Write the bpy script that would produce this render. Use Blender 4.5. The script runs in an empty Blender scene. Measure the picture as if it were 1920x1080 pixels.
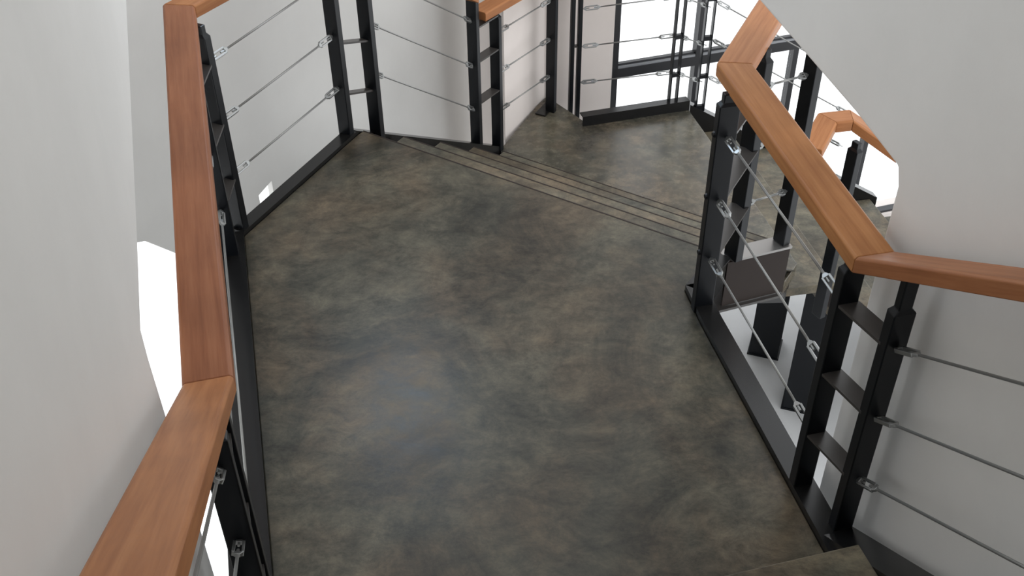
import bpy, bmesh, math, random
from mathutils import Vector, Matrix
random.seed(7)
SC = bpy.context.scene
C = SC.collection
V = Vector

# ------------------------------------------------------------------ camera, light, exposure
cam = bpy.data.cameras.new('camera'); cam.sensor_width = 36; cam.sensor_fit = 'HORIZONTAL'
cam.lens = 36 * 2015 / 1920; cam.clip_start = 0.02; cam.clip_end = 200
co = bpy.data.objects.new('camera', cam); C.objects.link(co)
nd = V((30.0, 2467.0, 2015.0)).normalized()        # straight down, in (right, down, forward) of the lens
up = -nd
fw = V((0, 0, 1)) - up * up.z; fw.normalize()
rt = fw.cross(up)
Rm = Matrix((rt, fw, up))                          # lens axes -> world axes
right = Rm @ V((1, 0, 0)); down = Rm @ V((0, 1, 0)); fwd = Rm @ V((0, 0, 1))
m = Matrix((right, -down, -fwd)).transposed().to_4x4(); m.translation = V((0, 0, 2.6))
co.matrix_world = m
SC.camera = co

SC.view_settings.view_transform = 'Standard'; SC.view_settings.look = 'None'
SC.view_settings.gamma = 1; SC.view_settings.use_curve_mapping = False
SC.view_settings.exposure = 0.0

w = bpy.data.worlds.new('sky'); SC.world = w; w.use_nodes = True
bg = w.node_tree.nodes['Background']; bg.inputs['Color'].default_value = (0.955, 0.98, 1.0, 1); bg.inputs['Strength'].default_value = 1.75

# added cool area light without a fixture; makes the sheen on the polished floor
la = bpy.data.lights.new('floor_sheen_light', 'AREA'); la.shape = 'DISK'; la.size = 0.42; la.energy = 12; la.color = (0.62, 0.80, 1.0)
lo_ = bpy.data.objects.new('floor_sheen_light', la); C.objects.link(lo_); lo_.location = (-0.69, 4.90, 2.42)
lo_.rotation_euler = (V((-0.25, 2.54, 0)) - V(lo_.location)).to_track_quat('-Z', 'Y').to_euler()

# ------------------------------------------------------------------ materials
def mat(name, col, rough=0.5, metal=0.0, spec=0.5):
    mt = bpy.data.materials.new(name); mt.use_nodes = True
    b = mt.node_tree.nodes['Principled BSDF']
    b.inputs['Base Color'].default_value = (*col, 1); b.inputs['Roughness'].default_value = rough
    b.inputs['Metallic'].default_value = metal; b.inputs['Specular IOR Level'].default_value = spec
    return mt, mt.node_tree, b
def ramp(nt, fac, stops):
    r = nt.nodes.new('ShaderNodeValToRGB'); e = r.color_ramp.elements
    while len(e) < len(stops): e.new(0.5)
    for el, (p, c) in zip(e, stops): el.position = p; el.color = (*c, 1)
    nt.links.new(fac, r.inputs['Fac']); return r
def noise(nt, scale, detail=5, rough=0.6, dist=0.0, vec=None, sc3=None):
    n = nt.nodes.new('ShaderNodeTexNoise'); n.inputs['Scale'].default_value = scale
    n.inputs['Detail'].default_value = detail; n.inputs['Roughness'].default_value = rough; n.inputs['Distortion'].default_value = dist
    tc = nt.nodes.new('ShaderNodeTexCoord'); out = tc.outputs['Object']
    if sc3:
        mp = nt.nodes.new('ShaderNodeMapping'); mp.inputs['Scale'].default_value = sc3
        nt.links.new(out, mp.inputs['Vector']); out = mp.outputs['Vector']
    nt.links.new(out, n.inputs['Vector']); return n
def mixc(nt, fac, a, b, mode='MIX'):
    x = nt.nodes.new('ShaderNodeMix'); x.data_type = 'RGBA'; x.blend_type = mode
    for inp, val in ((x.inputs[0], fac), (x.inputs[6], a), (x.inputs[7], b)):
        if hasattr(val, 'links'): nt.links.new(val, inp)
        elif isinstance(val, (int, float)): inp.default_value = val
        else: inp.default_value = (*val, 1)
    return x.outputs[2]

def concrete(name, k=1.0, dr=0.0):
    mt, nt, b = mat(name, (0.1, 0.09, 0.08), 0.42, spec=0.5 if dr else 0.26)
    n1 = noise(nt, 1.6, 12, 0.74, 0.8); n2 = noise(nt, 8.0, 12, 0.82, 0.3, sc3=(1, 1.35, 1)); n3 = noise(nt, 2.2, 5, 0.6, 0.5); n4 = noise(nt, 60, 4, 0.6)
    g = (0.032 * k, 0.032 * k, 0.0255 * k); l = (0.115 * k, 0.103 * k, 0.075 * k)
    r1 = ramp(nt, n1.outputs['Fac'], [(0.36, g), (0.65, l)])
    r2 = ramp(nt, n2.outputs['Fac'], [(0.37, (0.40, 0.42, 0.43)), (0.5, (0.95, 0.95, 0.95)), (0.63, (1.55, 1.5, 1.42))])
    c1 = mixc(nt, 0.85, r1.outputs['Color'], r2.outputs['Color'], 'MULTIPLY')
    r3 = ramp(nt, n3.outputs['Fac'], [(0.42, (1, 1, 1)), (0.62, (1.12, 0.96, 0.88))])
    c2 = mixc(nt, 1.0, c1, r3.outputs['Color'], 'MULTIPLY')
    nt.links.new(c2, b.inputs['Base Color'])
    rr = ramp(nt, n2.outputs['Fac'], [(0.3, (0.27 + dr,) * 3), (0.7, (0.42 + dr,) * 3)])
    nt.links.new(rr.outputs['Color'], b.inputs['Roughness'])
    bp = nt.nodes.new('ShaderNodeBump'); bp.inputs['Strength'].default_value = 0.04; bp.inputs['Distance'].default_value = 0.01
    nt.links.new(n4.outputs['Fac'], bp.inputs['Height']); nt.links.new(bp.outputs['Normal'], b.inputs['Normal'])
    return mt
M_CONC = concrete('burnished_concrete')
M_TREAD = concrete('tread_concrete', 1.4)
M_CONC2 = concrete('lower_landing_concrete', 1.2, -.08)

def plaster(name, col):
    mt, nt, b = mat(name, col, 0.75, spec=0.25)
    n = noise(nt, 3.0, 5, 0.6); c = mixc(nt, ramp(nt, n.outputs['Fac'], [(0.35, (0, 0, 0)), (0.65, (1, 1, 1))]).outputs['Color'], col, tuple(x * 0.955 for x in col))
    nt.links.new(c, b.inputs['Base Color'])
    n2 = noise(nt, 14, 6, 0.6); bp = nt.nodes.new('ShaderNodeBump'); bp.inputs['Strength'].default_value = 0.08; bp.inputs['Distance'].default_value = 0.01
    nt.links.new(n2.outputs['Fac'], bp.inputs['Height']); nt.links.new(bp.outputs['Normal'], b.inputs['Normal'])
    return mt
M_WALL = plaster('white_plaster', (0.78, 0.768, 0.745))
M_WALL2 = plaster('warm_plaster', (0.79, 0.72, 0.68))
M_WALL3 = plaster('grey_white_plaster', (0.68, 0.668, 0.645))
M_LOWFLOOR = plaster('pale_floor', (0.74, 0.75, 0.76))

mt, nt, b = mat('black_steel', (0.0045, 0.0055, 0.0075), 0.3, spec=0.28); M_STEEL = mt
n = noise(nt, 6, 5, 0.6); rr = ramp(nt, n.outputs['Fac'], [(0.3, (0.30, 0.30, 0.30)), (0.7, (0.36, 0.36, 0.36))]); nt.links.new(rr.outputs['Color'], b.inputs['Roughness'])
M_STRING = mat('stringer_steel', (0.008, 0.0078, 0.0078), 0.24, spec=0.42)[0]
M_RUNG = mat('grey_brown_steel', (0.05, 0.045, 0.042), 0.3, 0.0, 0.6)[0]  # even grey-brown, lighter than the black steel
M_PLATE = mat('bare_steel_plate', (0.30, 0.29, 0.28), 0.32, 0.8)[0]
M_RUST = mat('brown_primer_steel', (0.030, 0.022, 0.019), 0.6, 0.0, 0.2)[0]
M_WIRE = mat('galvanised_wire', (0.30, 0.30, 0.29), 0.45, 0.7)[0]
M_ZINC = mat('zinc_fitting', (0.33, 0.335, 0.33), 0.36, 0.85)[0]
M_FRAME = mat('dark_window_frame', (0.022, 0.022, 0.025), 0.4)[0]
M_ALU = mat('grey_window_bead', (0.35, 0.36, 0.38), 0.4, 0.5)[0]

def wood():
    mt, nt, b = mat('handrail_wood', (0.3, 0.12, 0.06), 0.45, spec=0.2)
    uv = nt.nodes.new('ShaderNodeUVMap'); uv.uv_map = 'UVMap'
    mp = nt.nodes.new('ShaderNodeMapping'); mp.inputs['Scale'].default_value = (1.2, 26, 1); nt.links.new(uv.outputs['UV'], mp.inputs['Vector'])
    n = nt.nodes.new('ShaderNodeTexNoise'); n.inputs['Scale'].default_value = 2.2; n.inputs['Detail'].default_value = 7; n.inputs['Roughness'].default_value = 0.62; n.inputs['Distortion'].default_value = 0.35
    nt.links.new(mp.outputs['Vector'], n.inputs['Vector'])
    r = ramp(nt, n.outputs['Fac'], [(0.3, (0.29, 0.108, 0.038)), (0.52, (0.37, 0.150, 0.056)), (0.75, (0.44, 0.195, 0.078))])
    n2 = noise(nt, 3.5, 3, 0.5); r2 = ramp(nt, n2.outputs['Fac'], [(0.35, (0.86, 0.84, 0.82)), (0.65, (1.06, 1.06, 1.06))])
    oi = nt.nodes.new('ShaderNodeObjectInfo');    # each board has its own tone
    c = mixc(nt, 1.0, r.outputs['Color'], r2.outputs['Color'], 'MULTIPLY')
    nt.links.new(mixc(nt, 1.0, c, oi.outputs['Color'], 'MULTIPLY'), b.inputs['Base Color'])
    return mt
M_WOOD = wood()

mt = bpy.data.materials.new('window_glass'); mt.use_nodes = True; nt = mt.node_tree; nt.nodes.clear()
o_ = nt.nodes.new('ShaderNodeOutputMaterial'); mx = nt.nodes.new('ShaderNodeMixShader'); tr = nt.nodes.new('ShaderNodeBsdfTransparent'); gl = nt.nodes.new('ShaderNodeBsdfGlossy')
gl.inputs['Roughness'].default_value = 0.02; mx.inputs[0].default_value = 0.06
nt.links.new(tr.outputs[0], mx.inputs[1]); nt.links.new(gl.outputs[0], mx.inputs[2]); nt.links.new(mx.outputs[0], o_.inputs[0]); M_GLASS = mt

# ------------------------------------------------------------------ helpers
def link(name, bm, mat_, parent=None, smooth=False):
    bmesh.ops.recalc_face_normals(bm, faces=bm.faces[:])
    me = bpy.data.meshes.new(name); bm.to_mesh(me); bm.free(); me.materials.append(mat_)
    if smooth:
        for p in me.polygons: p.use_smooth = True
    o = bpy.data.objects.new(name, me); C.objects.link(o)
    if parent: o.parent = parent
    return o
def tag(o, label=None, cat=None, group=None, kind=None):
    if label: o['label'] = label
    if cat: o['category'] = cat
    if group: o['group'] = group
    if kind: o['kind'] = kind
    return o
def thing(name, loc, label, cat, group=None):
    o = bpy.data.objects.new(name, None); o.empty_display_size = 0.05; C.objects.link(o); o.location = loc
    return tag(o, label, cat, group)
def put(o, parent):
    """parent a mesh built in world coordinates under a thing's Empty"""
    o.parent = parent; o.location = -V(parent.location); return o
def bevel(o, wd, seg=2, ang=0.6):
    md = o.modifiers.new('bevel', 'BEVEL'); md.width = wd; md.segments = seg; md.limit_method = 'ANGLE'; md.angle_limit = ang; return o
def hull8(bm, bot, top):
    """closed prism between two equal loops of points"""
    a = [bm.verts.new(p) for p in bot]; c = [bm.verts.new(p) for p in top]; n = len(a)
    bm.faces.new(a[::-1]); bm.faces.new(c)
    for i in range(n): bm.faces.new((a[i], a[(i + 1) % n], c[(i + 1) % n], c[i]))
def slab_bm(bm, pts, z0, z1):
    hull8(bm, [(x, y, z0) for x, y in pts], [(x, y, z1) for x, y in pts])
def slab(name, pts, z0, z1, mt_, parent=None):
    bm = bmesh.new(); slab_bm(bm, pts, z0, z1); return link(name, bm, mt_, parent)
def hd(deg): return V((math.sin(math.radians(deg)), math.cos(math.radians(deg)), 0))
def side(d): return V((d.y, -d.x, 0))              # to the right of a heading
def v2(p, z=0.0): return V((p[0], p[1], z))
def obox(bm, c, ax, ay, az, sx, sy, sz):
    """box about c with half sizes along three axes"""
    P = [c + ax * (i * sx) + ay * (j * sy) + az * (k * sz) for k in (-1, 1) for i, j in ((-1, -1), (1, -1), (1, 1), (-1, 1))]
    hull8(bm, P[:4], P[4:])
def wallpoly(name, origin, d, pts, thick, mt_, nrm, bev=0.0):
    """upright wall slab: pts = (distance along d, z) in the plane through origin, thickness along nrm"""
    bm = bmesh.new(); o = v2(origin); A = [o + d * t + V((0, 0, z)) for t, z in pts]; B = [p + nrm * thick for p in A]
    hull8(bm, A, B); ob = link(name, bm, mt_)
    if bev: bevel(ob, bev, 5)
    return tag(ob, kind='structure')
def tube(bm, p0, p1, r0, r1=None, n=10, twist=0.0):
    r1 = r0 if r1 is None else r1
    d = (p1 - p0).normalized(); a = d.orthogonal().normalized(); b_ = d.cross(a)
    A = []; B = []
    for i in range(n):
        t = 2 * math.pi * i / n; q = a * math.cos(t) + b_ * math.sin(t); A.append(p0 + q * r0)
        t += twist; q = a * math.cos(t) + b_ * math.sin(t); B.append(p1 + q * r1)
    hull8(bm, A, B)

# ------------------------------------------------------------------ plan of the stair (metres; first landing top = 0)
RISE, GO = 0.175, 0.2825
U = hd(32.69); N = side(U)                         # second flight heads along U, downwards; N = across, to the well
def UN(u, n_): p = U * u + N * n_; return (p.x, p.y)
U0 = 3.30                                          # first nosing of the second flight
D0 = V((0.242, -0.970, 0)).normalized(); X0 = side(D0) * -1   # first flight climbs along D0 towards the viewer; X0 = to its well side
X0 = V((0.970, 0.242, 0))
LA = (-0.594, 1.43); RA = (0.932, 1.815)           # foot of the first flight
A = (-1.09, 3.54); B = (-0.71, 4.32); D = (-0.055, 5.60); E = (0.235, 6.17)
G = (0.657, 3.155); I2 = (0.80, 3.36); I3 = (1.45, 4.40)
FL2 = -5 * RISE

# ------------------------------------------------------------------ floors
fl = slab('floor', [LA, RA, (0.691, 2.954), G, I2, UN(U0, -1.15), UN(U0, -2.93), B, A], -0.09, 0.0, M_CONC); tag(fl, kind='structure'); bevel(fl, 0.004, 2)
fl.name = 'floor_upper_landing'
bm = bmesh.new(); na, nb = v2(UN(U0 - .004, -2.93), .0003), v2(UN(U0 - .004, -1.15), .0003); obox(bm, (na + nb) / 2, U, (nb - na).normalized(), V((0, 0, 1)), .0035, (nb - na).length / 2, .0006); link('nosing_shadow', bm, M_RUST, fl)  # thin dark strip painting the shadow line along the landing edge
L2 = [UN(U0 + 4 * GO, -2.90), D, (0.187, 6.136), (0.235, 6.22), (0.30, 6.15), (0.503, 5.857), (1.03, 6.005), (1.145, 6.03), (1.495, 4.43), (1.40, 4.28)]
fl2 = slab('floor_lower_landing', L2, FL2 - 0.09, FL2, M_CONC2); tag(fl2, kind='structure'); bevel(fl2, 0.004, 2)
tag(slab('floor_ground', [(-0.9, -1.2), (4.6, -1.2), (4.43, 7.5), (0.224, 6.218), (-0.03, 5.73), (-0.15, 6.6), (-1.85, 3.05)], -2.75, -2.6, M_LOWFLOOR), kind='structure')

# ------------------------------------------------------------------ walls
u26 = hd(25.85); n26 = side(u26) * -1              # outward (left) of the stair edge between the landings
W1o = v2(B) + n26 * 0.45
wl = wallpoly('wall_left', (W1o.x, W1o.y), u26, [(-2.6, -2.6), (-1.25, -2.6), (-1.25, 0.045), (-0.974, -0.093), (-0.769, -0.326), (-0.49, -0.62), (-0.49, -2.6), (-0.232, -2.6), (-0.232, -0.322), (-0.122, -0.304), (-0.122, -2.6), (2.85, -2.6), (2.85, 3.4), (-2.6, 3.4)], 0.03, M_WALL3, n26)  # slanted opening and slot show bright sky in place of sunlit patches
wallpoly('wall_back_left', (-0.03, 5.73), hd(27.5), [(0, -2.6), (0.55, -2.6), (0.55, 3.4), (0, 3.4)], 0.25, M_WALL2, side(hd(27.5)) * -1)
u73 = hd(73); n73 = side(u73) * -1
W3o = (0.224, 6.218)
def w3(name, a, b, z0, z1, mt_=M_WALL2, th=0.18): return wallpoly(name, W3o, u73, [(a, z0), (b, z0), (b, z1), (a, z1)], th, mt_, n73)
w3('wall_back', 0.0, 0.47, -2.6, 3.4)
w3('wall_back_below', 0.47, 4.4, -2.6, -2.45)
w3('wall_back_above', 0.47, 4.4, 2.9, 3.4)

tag(slab('shade_ceiling', [(-3.2, -2.2), (4.6, -2.2), (4.6, 0.9), (-0.35, 0.9), (-0.35, 3.3), (-1.1, 4.1), (-1.6, 3.2), (-3.2, 3.2)], 3.4, 3.55, M_WALL), kind='structure')  # unseen partial ceiling, added and outlined to shade the left and right walls
tag(slab('shade_wall_front', [(-3.2, -2.4), (4.6, -2.4), (4.6, -2.2), (-3.2, -2.2)], -2.6, 3.4, M_WALL), kind='structure')  # unseen, added behind the camera to darken the lower right wall
# inner core wall at the right and outer pier at the left, both with a slanting lower edge
dm = V((-0.242, 0.970, 0)).normalized()
cw = wallpoly('wall_right', (0.984, 2.28), dm, [(-3.2, -2.6), (0, -2.6), (0, 1.06), (0.02, 1.105), (0.25, 1.134), (0.88, 1.18), (1.15, 1.20), (1.15, 3.4), (-3.2, 3.4)], 0.3, M_WALL, V((0.970, 0.242, 0)), 0.012)
lw = wallpoly('wall_front_left', (-0.771, 1.683), dm, [(-3.0, -2.6), (0, -2.6), (0, 1.06), (0.01, 1.114), (0.26, 1.157), (1.175, 1.342), (1.9, 1.46), (1.9, 3.4), (-3.0, 3.4)], 0.16, M_WALL, V((-0.970, -0.242, 0)), 0.03)

# ------------------------------------------------------------------ windows along the back wall
def window(k, a, b, z0, z1, transoms, label=None):
    bm = bmesh.new(); f = 0.02; fl_ = .05 if k == 1 else .02
    o = v2(W3o)
    def bar(s0, s1, c0, c1, dp=0.06, off=0.05):
        obox(bm, o + u73 * ((s0 + s1) / 2) + n73 * off + V((0, 0, (c0 + c1) / 2)), u73, n73, V((0, 0, 1)), (s1 - s0) / 2, dp / 2, (c1 - c0) / 2)
    bar(a, a + fl_, z0, z1); bar(b - f, b, z0, z1); bar(a + f, b - f, z0, z0 + f); bar(a + f, b - f, z1 - f, z1)
    win = link('window_%d' % k, bm, M_FRAME); tag(win, kind='structure')
    for zt in transoms:
        bm = bmesh.new(); bar(a + f, b - f, zt - 0.045, zt + 0.02); link('transom', bm, M_FRAME, win)
        bm = bmesh.new(); bar(a + f, b - f, zt + 0.02, zt + 0.034, 0.03, 0.04); link('glazing_bead', bm, M_ALU, win)
        bm = bmesh.new(); bar(a + f, b - f, zt + 0.034, zt + 0.048, 0.03, 0.055); bar(a + f, a + f + .012, zt + .048, z1 - f if zt > 0 else 1.15, .03, .055); link('sash_rail', bm, M_FRAME, win)
    bm = bmesh.new(); obox(bm, o + u73 * ((a + b) / 2) + n73 * 0.055 + V((0, 0, (z0 + z1) / 2)), u73, n73, V((0, 0, 1)), (b - a) / 2 - f, 0.003, (z1 - z0) / 2 - f)
    link('pane', bm, M_GLASS, win)
    return win
window(1, 0.47, 1.10, -2.45, 2.9, [-0.79, 1.2])
window(2, 1.10, 1.85, -2.45, 2.9, [-0.79, 1.2])
window(3, 1.85, 2.60, -2.45, 2.9, [-0.79, 1.2])
window(4, 2.60, 3.40, -2.45, 2.9, [-0.79, 1.2])
window(5, 3.40, 4.40, -2.45, 2.9, [-0.79, 1.2])

# ------------------------------------------------------------------ steps
def step(name, nose0, nose1, d, z, go, label, last=False):
    """concrete tread with its riser: nose0-nose1 is the BACK (upper) nosing line; the tread runs go metres along d at height z"""
    a, b_ = v2(nose0, z), v2(nose1, z); t = thing(name, (a + b_) / 2 - V((0, 0, 0.06)), label, 'step')
    back = -d * 0.02
    bm = bmesh.new(); hull8(bm, [a + back - V((0, 0, .055)), b_ + back - V((0, 0, .055)), b_ + d * go - V((0, 0, .055)), a + d * go - V((0, 0, .055))],
                            [a + back, b_ + back, b_ + d * go, a + d * go]); put(bevel(link('tread', bm, M_TREAD), 0.004, 2), t)
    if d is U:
        bm = bmesh.new(); e1 = d * go; obox(bm, (a + b_) / 2 + e1 - d * .004 + V((0, 0, .0002)), d, (b_ - a).normalized(), V((0, 0, 1)), .0035, (b_ - a).length / 2, .0006); put(link('nosing_shadow', bm, M_RUST), t)  # dark strip stands in for the shade line at the tread edge
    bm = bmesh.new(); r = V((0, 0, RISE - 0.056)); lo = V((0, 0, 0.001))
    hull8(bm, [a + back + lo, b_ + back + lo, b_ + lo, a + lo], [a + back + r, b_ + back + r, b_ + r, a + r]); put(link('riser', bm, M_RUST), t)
    return t
lab2 = ['first step down from the grey upper landing, widest strip', 'second step down from the upper landing', 'third step down from the upper landing', 'fourth step down, just above the lower landing']
def innr(u): # inner end of the second flight at distance u
    f = (u - U0) / (4 * GO); return -1.15 - 0.09 * f
for k in range(1, 5):
    u = U0 + (k - 1) * GO
    step('concrete_step', UN(u, -2.935 + 0.012 * k), UN(u, innr(u)), U, -k * RISE, GO, 'concrete ' + lab2[k - 1])
# first flight, climbing to the viewer
lab1 = ['concrete step rising at the near right corner of the upper landing', 'second step up from the upper landing, under the viewer', 'third step up from the upper landing, under the viewer']
for k in range(1, 4):
    o0 = v2(LA) + D0 * (GO * (k - 1)); o1 = v2((0.95, 1.818)) + D0 * (GO * (k - 1)); z = k * RISE
    t = thing('concrete_step', (o0 + o1) / 2 + V((0, 0, z - 0.06)), lab1[k - 1], 'step')
    bm = bmesh.new(); n_ = -D0 * 0.02; e = D0 * GO
    hull8(bm, [p + V((0, 0, z - .055)) for p in (o0 + n_, o1 + n_, o1 + e, o0 + e)], [p + V((0, 0, z)) for p in (o0 + n_, o1 + n_, o1 + e, o0 + e)]); put(bevel(link('tread', bm, M_TREAD), 0.004, 2), t)
    bm = bmesh.new(); hull8(bm, [p + V((0, 0, z - RISE + .001)) for p in (o0, o1, o1 + D0 * .02, o0 + D0 * .02)], [p + V((0, 0, z - .056)) for p in (o0, o1, o1 + D0 * .02, o0 + D0 * .02)]); put(link('riser', bm, M_TREAD), t)
# third flight
H3 = hd(80); E3 = V((0.20, -0.98, 0)).normalized()
P3 = V((1.15, 6.03, 0))
lab3 = ['first', 'second', 'third', 'fourth', 'fifth']
for k in range(1, 6):
    a = P3 + H3 * (GO * (k - 1)); b_ = a + E3 * 1.63
    step('concrete_step', (a.x, a.y), (b_.x, b_.y), H3, FL2 - k * RISE, GO, 'concrete %s step down beyond the lower landing, beside the windows' % lab3[k - 1])
q = P3 + H3 * (GO * 5)
lp = [q, q + H3 * 1.3, q + H3 * 1.1 + E3 * 1.9, q + E3 * 2.3 - H3 * 0.1]
tag(bevel(slab('floor_bottom_landing', [(p.x, p.y) for p in lp], FL2 - 6 * RISE - 0.09, FL2 - 6 * RISE, M_CONC), 0.004), kind='structure')

# ------------------------------------------------------------------ steel stringers
def stringer(pts, drop, label, outv, top=0.05, fw_=0.06, name='steel_stringer'):
    """pts: polyline (x,y,zfloor) on the floor edge; outv(i) outward unit vectors per segment"""
    t = thing(name, V(pts[0]) - V((0, 0, 0.1)), label, 'stringer')
    bmw = bmesh.new(); bmf = bmesh.new()
    for i in range(len(pts) - 1):
        a, b_ = V(pts[i]), V(pts[i + 1]); n_ = outv
        hull8(bmw, [a + V((0, 0, -drop)), b_ + V((0, 0, -drop)), b_ + n_ * .008 + V((0, 0, -drop)), a + n_ * .008 + V((0, 0, -drop))],
              [a + V((0, 0, top)), b_ + V((0, 0, top)), b_ + n_ * .008 + V((0, 0, top)), a + n_ * .008 + V((0, 0, top))])
        hull8(bmf, [a + V((0, 0, top)), b_ + V((0, 0, top)), b_ + n_ * fw_ + V((0, 0, top)), a + n_ * fw_ + V((0, 0, top))],
              [a + V((0, 0, top + .008)), b_ + V((0, 0, top + .008)), b_ + n_ * fw_ + V((0, 0, top + .008)), a + n_ * fw_ + V((0, 0, top + .008))])
    put(link('web', bmw, M_STRING), t); put(link('flange', bmf, M_STRING), t)
    return t
nL = V((-0.973, -0.230, 0)); nAB = n26; nBD = side(hd(27.2)) * -1
SL = RISE / GO
far0 = v2(LA) + D0 * 1.3
e_ = 0.003
stringer([(far0.x, far0.y, 1.3 * SL), (LA[0], LA[1], 0.0)], 0.22, 'black steel stringer under the near left handrail, rising to the viewer', nL, top=.02, fw_=.10)
stringer([(LA[0], LA[1], 0.0), (A[0], A[1], 0)], 0.2, 'black steel edge beam along the left side of the upper landing', nL, top=.02, fw_=.12)
stringer([(A[0], A[1], 0), (B[0], B[1], 0)], 0.2, 'black steel edge beam between the two posts at the far left corner', nAB, top=.012)
s_end = (D[0], D[1] - 0.02, FL2)
stringer([(B[0], B[1], 0.0), s_end], 0.22, 'grey topped steel stringer at the outer end of the descending steps', nBD, top=0.015, fw_=.075)
stringer([(0.455, 5.843, FL2), (1.145, 6.03, FL2)], 0.2, 'black steel edge beam of the lower landing below the windows', n73, top=0.06)
p3b = P3 + H3 * (GO * 5.2)
stringer([(P3.x, P3.y, FL2 - .03), (p3b.x, p3b.y, FL2 - 5.2 * RISE - .03)], 0.22, 'steel stringer with pale top running down along the windows', side(H3) * -1, top=0.06, fw_=.07)
stringer([(RA[0], RA[1], 0), (0.691, 2.954, 0), (G[0], G[1], 0)], 0.22, 'black steel edge beam along the well side of the upper landing', V((.972, .235, 0)), top=0.02, fw_=.075)
b1 = v2((0.95, 1.818)); b2 = b1 + D0 * 1.35
b0 = b1 - D0 * .24
stringer([(b2.x, b2.y, 1.35 * .645 + .13), (b0.x, b0.y, 0.13 - .155)], 0.36, 'black steel stringer rising to the viewer beside the right wall', X0, top=0.0, fw_=.10)
uI = (v2(I3) - v2(I2)).normalized()
stringer([(I2[0], I2[1], 0), (I3[0], I3[1], FL2)], 0.24, 'steel stringer on the well side of the descending steps', side(uI), top=-0.02, fw_=.03)
tp = thing('steel_bracket', (0.97, 3.42, -.2), 'bracket with bare steel top plate carrying two posts in the stair well', 'bracket')
hp = hd(71); rp = side(hp); c0 = V((0.965, 3.415, 0))
bm = bmesh.new(); hull8(bm, [c0 + hp * a + rp * b + V((0, 0, -.012)) for a, b in ((-.135, -.04), (.155, -.04), (.155, .04), (-.10, .04), (-.135, .01))], [c0 + hp * a + rp * b + V((0, 0, -.001)) for a, b in ((-.135, -.04), (.155, -.04), (.155, .04), (-.10, .04), (-.135, .01))]); put(link('top_plate', bm, M_PLATE), tp)
bm = bmesh.new(); obox(bm, c0 + hp * .01 + rp * .03 + V((0, 0, -.125)), hp, rp, V((0, 0, 1)), .14, .005, .112); put(link('side_plate', bm, M_RUST), tp)
bm = bmesh.new(); obox(bm, c0 + hp * .0 - rp * .02 + V((0, 0, -.25)), hp, rp, V((0, 0, 1)), .15, .07, .006); put(link('lower_shelf', bm, M_RUNG), tp)
gI = (v2(I2) - v2(G)).normalized()
stringer([(G[0], G[1], 0), (I2[0], I2[1], 0)], 0.22, 'short steel edge beam turning the inner corner behind the well post', side(gI), top=0.02, fw_=.07)
# base plate at the near right corner
bm = bmesh.new(); hull8(bm, [V((.91, 1.93, .004)), V((.945, 1.80, .004)), V((1.02, 1.83, .004)), V((.985, 1.96, .004))], [V((.91, 1.93, .03)), V((.945, 1.80, .03)), V((1.02, 1.83, .03)), V((.985, 1.96, .03))])
tag(link('steel_corner_plate', bm, M_STRING), 'black steel plate at the foot of the near right posts', 'plate')

# columns below the stair
def column(x, y, z1, wd, label):
    t = thing('steel_column', (x, y, -2.6), label, 'column')
    bm = bmesh.new(); c = V((x, y, (z1 - 2.6) / 2)); h = (z1 + 2.6) / 2; ax, ay = hd(110), hd(20)
    for s in (-1, 1): obox(bm, c + ay * s * wd * .5, ax, ay, V((0, 0, 1)), wd / 2, .006, h)
    obox(bm, c, ax, ay, V((0, 0, 1)), .006, wd / 2 - .006, h)
    put(link('shaft', bm, M_STEEL), t)
    bm = bmesh.new(); obox(bm, V((x, y, -2.592)), ax, ay, V((0, 0, 1)), wd * .55, wd * .55, .008); put(link('base_plate', bm, M_STEEL), t)
column(1.80, 5.66, -2.0, 0.2, 'black steel column under the lower landing, seen through the stair well')
column(1.93, 5.12, -1.55, 0.2, 'black steel column nearest the well posts, under the descending stair')

# ------------------------------------------------------------------ posts
def post_mesh(name, x, y, z0, zs, zt, d, parent, across=0.062, along=0.036):
    """square-section post with chamfered shoulders and a slimmer neck"""
    c = V((x, y, 0)); r = side(d); bm = bmesh.new(); ha, hl = across / 2, along / 2; na, nl = ha * .62, hl * .7
    rings = [(z0, ha, hl), (zs, ha, hl), (zs + .012, na, nl), (zt, na, nl)]
    vs = [[bm.verts.new(c + r * (i * a_) + d * (j * l_) + V((0, 0, z))) for i, j in ((-1, -1), (1, -1), (1, 1), (-1, 1))] for z, a_, l_ in rings]
    bm.faces.new(vs[0][::-1]); bm.faces.new(vs[-1])
    for k in range(len(vs) - 1):
        for i in range(4): bm.faces.new((vs[k][i], vs[k][(i + 1) % 4], vs[k + 1][(i + 1) % 4], vs[k + 1][i]))
    o = put(link(name, bm, M_STEEL), parent); bevel(o, .003, 2); return o
def double_flat(name, x, y, z0, zt, d, parent):
    """post of two thin flats a hand's width apart, joined by a foot and small ties"""
    c = V((x, y, 0)); r = side(d); bm = bmesh.new(); Z = V((0, 0, 1))
    for q in (-1, 1): obox(bm, c + d * (q * .026) + Z * ((z0 + zt) / 2), d, r, Z, .0042, .016, (zt - z0) / 2)
    for zc, hh in ((z0 + .02, .02), (z0 + .245, .012), (z0 + .505, .014), (z0 + .76, .012), (zt - .02, .02)): obox(bm, c + Z * zc, d, r, Z, .0215, .012, hh)
    return put(link(name, bm, M_STEEL), parent)
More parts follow.
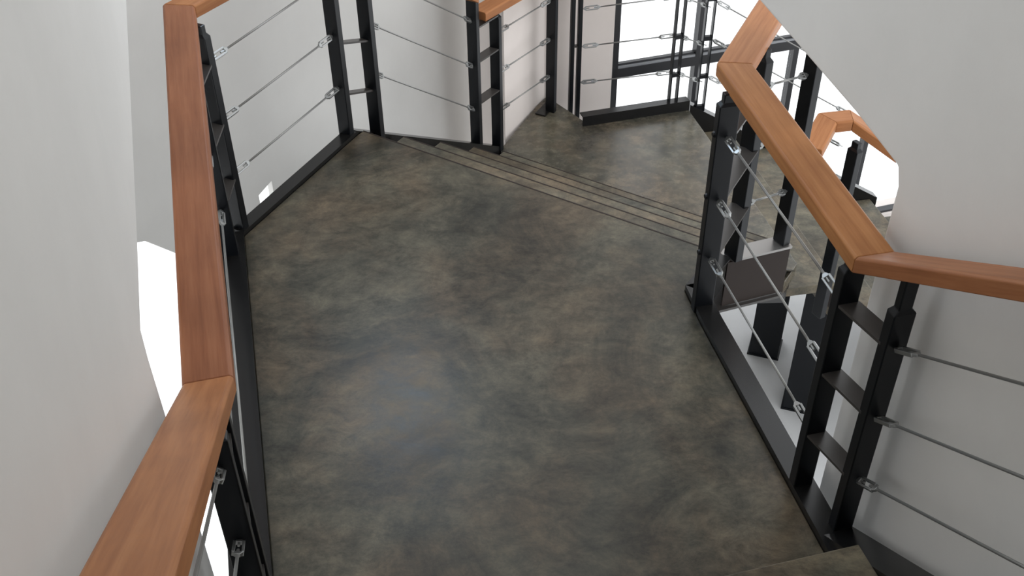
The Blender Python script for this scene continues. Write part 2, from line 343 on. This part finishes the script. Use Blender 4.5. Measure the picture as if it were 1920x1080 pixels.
def pair(label, posts, rungs=(0.25, 0.5, 0.75), dip=0.0, rw=0.05, rt=0.009, neck=(), absz=False, ac=.062, al=.036):
    """posts: (x, y, zbase_bottom, zfloor, heading). zfloor = height the rungs count from"""
    x, y, zb, zf, h_ = posts[0]
    t = thing('railing_post_pair' if len(posts) > 1 else 'railing_post', (x, y, zb), label, 'post')
    for i, (x, y, zb, zf, h_) in enumerate(posts): post_mesh('post', x, y, zb, zf + .862, zf + .905 + (neck[i] if i < len(neck) else 0), hd(h_), t, ac, al)
    if len(posts) > 1:
        p, q_ = posts; a, b_ = V((p[0], p[1], 0)), V((q_[0], q_[1], 0)); d = (b_ - a).normalized()
        for rz in rungs:
            za, zb_ = (p[3] + rz, q_[3] + rz); za = zb_ = (rz if absz else min(za, zb_))
            A_, B_ = a + d * .012 + V((0, 0, za)), b_ - d * .012 + V((0, 0, zb_ - dip)); s = side(d) * rw / 2; th = V((0, 0, rt))
            bm = bmesh.new(); hull8(bm, [A_ - s, A_ + s, B_ + s, B_ - s], [A_ - s + th, A_ + s + th, B_ + s + th, B_ - s + th]); put(link('rung', bm, M_RUNG), t)
    return t
OFF = 0.045
def off(p, n_, o=OFF): return (p[0] + n_.x * o, p[1] + n_.y * o)
JL1 = (-0.69, 1.745); JL2 = (-0.645, 1.585)
pair('black steel post pair under the joint of the near left handrail', [(JL1[0], JL1[1], -.05, 0, -13), (JL2[0], JL2[1], .0, .04, -13)], neck=(0, .04))
A0 = off((-1.057, 3.40), nL, .055); A1 = off((-1.075, 3.57), nAB, .042)
pair('black steel post pair at the far left corner of the upper landing', [(A0[0], A0[1], -.06, 0, -13), (A1[0], A1[1], -.02, 0, 26)])
B1 = (-0.757, 4.315); B2 = (-0.635, 4.46)
pair('black steel post pair at the head of the descending steps, left end', [(B1[0], B1[1], -.02, 0, 26), (B2[0], B2[1], -.12, -.04, 27)], dip=.05, rw=.034)
D1 = (-0.195, 5.42); D2 = (-0.075, 5.59)
pair('black steel post pair under the handrail end, foot of the descending steps', [(D1[0], D1[1], -.78, -.70, 27), (D2[0], D2[1], FL2, FL2, 27)], rungs=(-.465, -.205, 0.0), rw=.06, absz=True)
Ep = (0.262, 6.04)
tE = pair('black steel post at the far left corner of the lower landing', [(Ep[0], Ep[1], FL2, FL2, 30)])
bm = bmesh.new(); obox(bm, V((Ep[0] - .035, Ep[1] + .01, FL2 + .005)), hd(27), hd(117), V((0, 0, 1)), .075, .035, .005); put(link('foot_plate', bm, M_STRING), tE)
F0 = (0.375, 6.10); F1 = (0.44, 6.07)
pair('thin dark post pair behind the notch of the lower landing', [(0.392, 6.135, -1.2, FL2 + .0, 73), (0.437, 6.135, -1.2, FL2 + .0, 73)], rungs=(.40,), rw=.03, ac=.03, al=.026)
Fa = (1.035, 6.045); Fb = (1.215, 6.06)
tF = thing('railing_post_pair', (Fa[0], Fa[1], FL2), 'slim black post pair of double flats in front of the window by the lower landing', 'post')
double_flat('post', Fa[0], Fa[1], FL2, FL2 + .905, hd(73), tF); double_flat('post', Fb[0], Fb[1], FL2 - .02, FL2 + .88, hd(80), tF)
G1 = (0.705, 3.05); G2 = (0.875, 3.36)
tG = pair('black steel post pair at the inner corner of the upper landing', [(G1[0], G1[1], -.05, 0, -12), (G2[0], G2[1], .0, .0, 60)], rw=.07, ac=.072)
for zb in (.27, .51, .755):      # wire heads on the landing side of the near post
    bm = bmesh.new(); q = V((G1[0] - .030, G1[1] - .006, zb)); tube(bm, q, q + V((-.012, -.003, 0)), .015, .008, n=10); put(link('bolt_head', bm, M_STEEL), tG)
G3 = (1.085, 3.458); G4 = (1.565, 4.16)
pair('black steel post at the end of the bare steel plate in the well', [(G3[0], G3[1], .0, .0, 60)])
pair('black steel post in the well under the bent lower handrail', [(G4[0], G4[1], -1.0, FL2, 60)])
Hh1 = (0.885, 2.19); Hh2 = (0.966, 2.02)
pair('black steel post pair under the joint of the right handrail', [(Hh1[0], Hh1[1], -.03, 0, -13), (Hh2[0], Hh2[1], .0, .0, -14)], rw=.06, neck=(0, .10))

# ------------------------------------------------------------------ handrails
def handrail(label, path, wd=0.112, th=0.05, cat='handrail', tones=()):
    """path: centre points on the TOP face; one part per straight section, mitred in plan"""
    P = [V(p) for p in path]; t = thing('wooden_handrail', P[0] - V((0, 0, th)), label, cat)
    n = len(P); offs = []
    for i in range(n):
        ds = []
        if i > 0: ds.append((v2(P[i]) - v2(P[i - 1])).normalized())
        if i < n - 1: ds.append((v2(P[i + 1]) - v2(P[i])).normalized())
        if len(ds) == 1: offs.append(side(ds[0]))
        else:
            a = side(ds[0]); b_ = side(ds[1]); m_ = (a + b_).normalized(); offs.append(m_ / max(m_.dot(a), .5))
    dist = 0
    for i in range(n - 1):
        bm = bmesh.new(); ch = 0.007; L = (P[i + 1] - P[i]).length
        uvl = bm.loops.layers.uv.new('UVMap')
        prof = [(-.5, -th), (.5, -th), (.5, -ch), (.5 - ch / wd, 0), (-.5 + ch / wd, 0), (-.5, -ch)]
        g = 0.0004; dd = (P[i + 1] - P[i]).normalized()
        R0 = [bm.verts.new(P[i] + dd * g + offs[i] * (wd * a) + V((0, 0, z))) for a, z in prof]
        R1 = [bm.verts.new(P[i + 1] - dd * g + offs[i + 1] * (wd * a) + V((0, 0, z))) for a, z in prof]
        k = len(prof); bm.faces.new(R0[::-1]); bm.faces.new(R1)
        acc = [0, .1, .135, .15, .24, .255, .29]
        for j in range(k):
            f = bm.faces.new((R0[j], R0[(j + 1) % k], R1[(j + 1) % k], R1[j]))
            for lp_, (uu, vv) in zip(f.loops, ((0, acc[j]), (0, acc[j + 1]), (L, acc[j + 1]), (L, acc[j]))): lp_[uvl].uv = (uu + dist + i * 3.1, vv + i * .37)
        dist += L
        o = put(bevel(link('rail_section', bm, M_WOOD), .003, 2), t); tn = tones[i] if i < len(tones) else (1, 1, 1); o.color = (*tn, 1)
    return t
j1 = V((-0.675, 1.714, .95)); jn = j1 + D0 * 1.25 + V((0, 0, 1.25 * .655))
a_ = off(A, nL, .055); a2 = off(A, nAB, .055)
jA = ((a_[0] + a2[0]) / 2 - .01, (a_[1] + a2[1]) / 2 + .06)
bR = off(B, nAB, .055); dR = off(D, nBD, .03); eR = (0.25, 6.16)
handrail('long wooden handrail along the left side, bending at each landing corner',
         [tuple(jn), tuple(j1), (-1.192, 3.66, .95), (bR[0], bR[1] + .05, .95), (D1[0] - .01, D1[1] - .02, .215)], tones=[(1.04, 1.04, 1.04), (.72, .66, .78)])
ud = hd(28); q0 = v2(D1) + ud * .055
handrail('lower landing handrail with its cut end against the post at the foot of the steps',
         [(q0.x, q0.y, FL2 + .955), (Ep[0], Ep[1], FL2 + .955), (0.42, 6.135, FL2 + .955), (1.06, 6.09, FL2 + .955), (1.28, 6.12, FL2 + .93), (2.3, 6.27, FL2 + .93 - .64)])
r2 = V((0.915, 2.137, .95)); rn = r2 + V((.235, -.972, 0)) * 1.3 + V((0, 0, 1.3 * .635))
handrail('wooden handrail on the right, around the stair well', [tuple(rn), tuple(r2), (0.735, 3.165, .95), (0.975, 3.68, .95), (1.42, 4.27, .60)], tones=[(.86, .84, .92), (1.05, 1.1, 1.05), (1.1, 1.15, 1.25)])
handrail('lower wooden handrail bending around the well, behind the right handrail', [(1.345, 4.11, .035), (1.46, 4.31, .07), (1.575, 4.33, .07), (1.80, 4.25, -.06)], wd=.105, th=.055)

# ------------------------------------------------------------------ tension wires
def wire(p0, p1, label, group=None, roll0=None, roll1=None, ends=(True, True), L=0.10):
    """stranded wire with a turnbuckle at each end"""
    p0, p1 = V(p0), V(p1); d = (p1 - p0).normalized(); t = thing('tension_wire', p0, label, 'wire', group)
    bm = bmesh.new(); s0 = .025 + L if ends[0] else 0; s1 = .025 + L if ends[1] else 0
    tube(bm, p0 + d * s0, p1 - d * s1, .0042, n=8)
    put(link('cable', bm, M_WIRE, smooth=True), t)
    for e, (p, dd) in enumerate(((p0, d), (p1, -d))):
        if not ends[e]: continue
        a = dd.cross(V((0, 0, 1))).normalized(); b_ = dd.cross(a)
        well = (V((0, 2.2, 2.3)) - p).normalized()   # slots are turned towards the walking side
        roll = max((-.9, -.4, .4, .9), key=lambda q: abs(dd.cross(a * math.cos(q) + b_ * math.sin(q)).dot(well))) + random.uniform(-.45, .45); ax = a * math.cos(roll) + b_ * math.sin(roll); ay = dd.cross(ax)
        bm = bmesh.new(); s = .022
        for q_ in (-1, 1):   # two side bars
            A_ = p + dd * (s + .012) + ax * (q_ * .0105); obox(bm, A_ + dd * (L - .024) / 2, ax, ay, dd, .0034, .0060, (L - .024) / 2)
        for c0, w0, w1 in ((s, .0055, .0138), (s + L, .0055, .0138)):   # tapered end collars
            sg = 1 if c0 == s else -1
            q0 = p + dd * c0; q1 = p + dd * (c0 + sg * .016)
            hull8(bm, [q0 + ax * (i * w0) + ay * (j * .0045) for i, j in ((-1, -1), (1, -1), (1, 1), (-1, 1))], [q1 + ax * (i * w1) + ay * (j * .0050) for i, j in ((-1, -1), (1, -1), (1, 1), (-1, 1))])
        o = put(bevel(link('turnbuckle', bm, M_ZINC), .0012, 2), t)
        bm = bmesh.new(); tube(bm, p, p + dd * (s + .035), .0032, n=8); tube(bm, p + dd * (s + L - .036), p + dd * (s + L + .014), .0042, n=6)
        r_ = link('threaded_rod', bm, M_ZINC); r_.parent = o
    return t
hn = {.25: 'lowest', .5: 'middle', .75: 'upper'}
def panel(P, Q, zp, zq, where, hs=(.75, .5, .25), names=None, group=None, **k):
    for i, h_ in enumerate(hs):
        wire((P[0], P[1], zp + h_), (Q[0], Q[1], zq + h_), '%s wire %s' % ((names or hn)[h_], where), None, **k)
f0 = v2(JL2) + D0 * 1.25
panel(JL2, (f0.x, f0.y), .06, 1.25 * .64 + .06, 'of the near left flight, under the handrail by the left wall')
panel(JL1, A0, 0, 0, 'along the left side of the upper landing')
panel(A1, B1, 0.005, .01, 'between the corner posts at far left, in front of the grey wall', names={.25: 'lowest', .5: 'middle', .75: 'upper'})
hs = (.75, .50, .25)
for h_, zp, zq in ((.75, .735, .036), (.5, .495, -.234), (.25, .25, -.507)):
    wire((B2[0], B2[1], zp), (D1[0], D1[1], zq), '%s wire sloping down beside the descending steps' % hn[h_])
panel(D2, Ep, FL2 + .01, FL2 + .01, 'over the left edge of the lower landing, before the pink wall')
panel((0.435, 6.13), Fa, FL2 - .10, FL2 + .015, 'in front of the white wall and window at the lower landing')
for h_ in hs: wire((Fa[0], Fa[1], FL2 + h_ + .01), (Fb[0], Fb[1], FL2 + h_ - .065), 'short %s wire between the two posts at the lower landing corner by the window' % hn[h_], L=.05)
for h_ in hs: wire((Fb[0] + .02, Fb[1], FL2 + h_ - .02), (2.25, 6.23, FL2 + h_ - .66), '%s wire running down along the windows beyond the lower landing' % hn[h_])
panel(G1, Hh1, 0, 0, 'beside the well along the right edge of the upper landing')
panel(Hh2, (Hh2[0] + D0.x * 1.3, Hh2[1] + D0.y * 1.3), -.01, -.01 + 1.3 * .635, 'climbing in front of the right wall')
for h_ in hs: wire((G2[0], G2[1], h_), (G3[0], G3[1], h_), 'short %s wire between the two posts on the steel plate in the well' % hn[h_], L=.04)
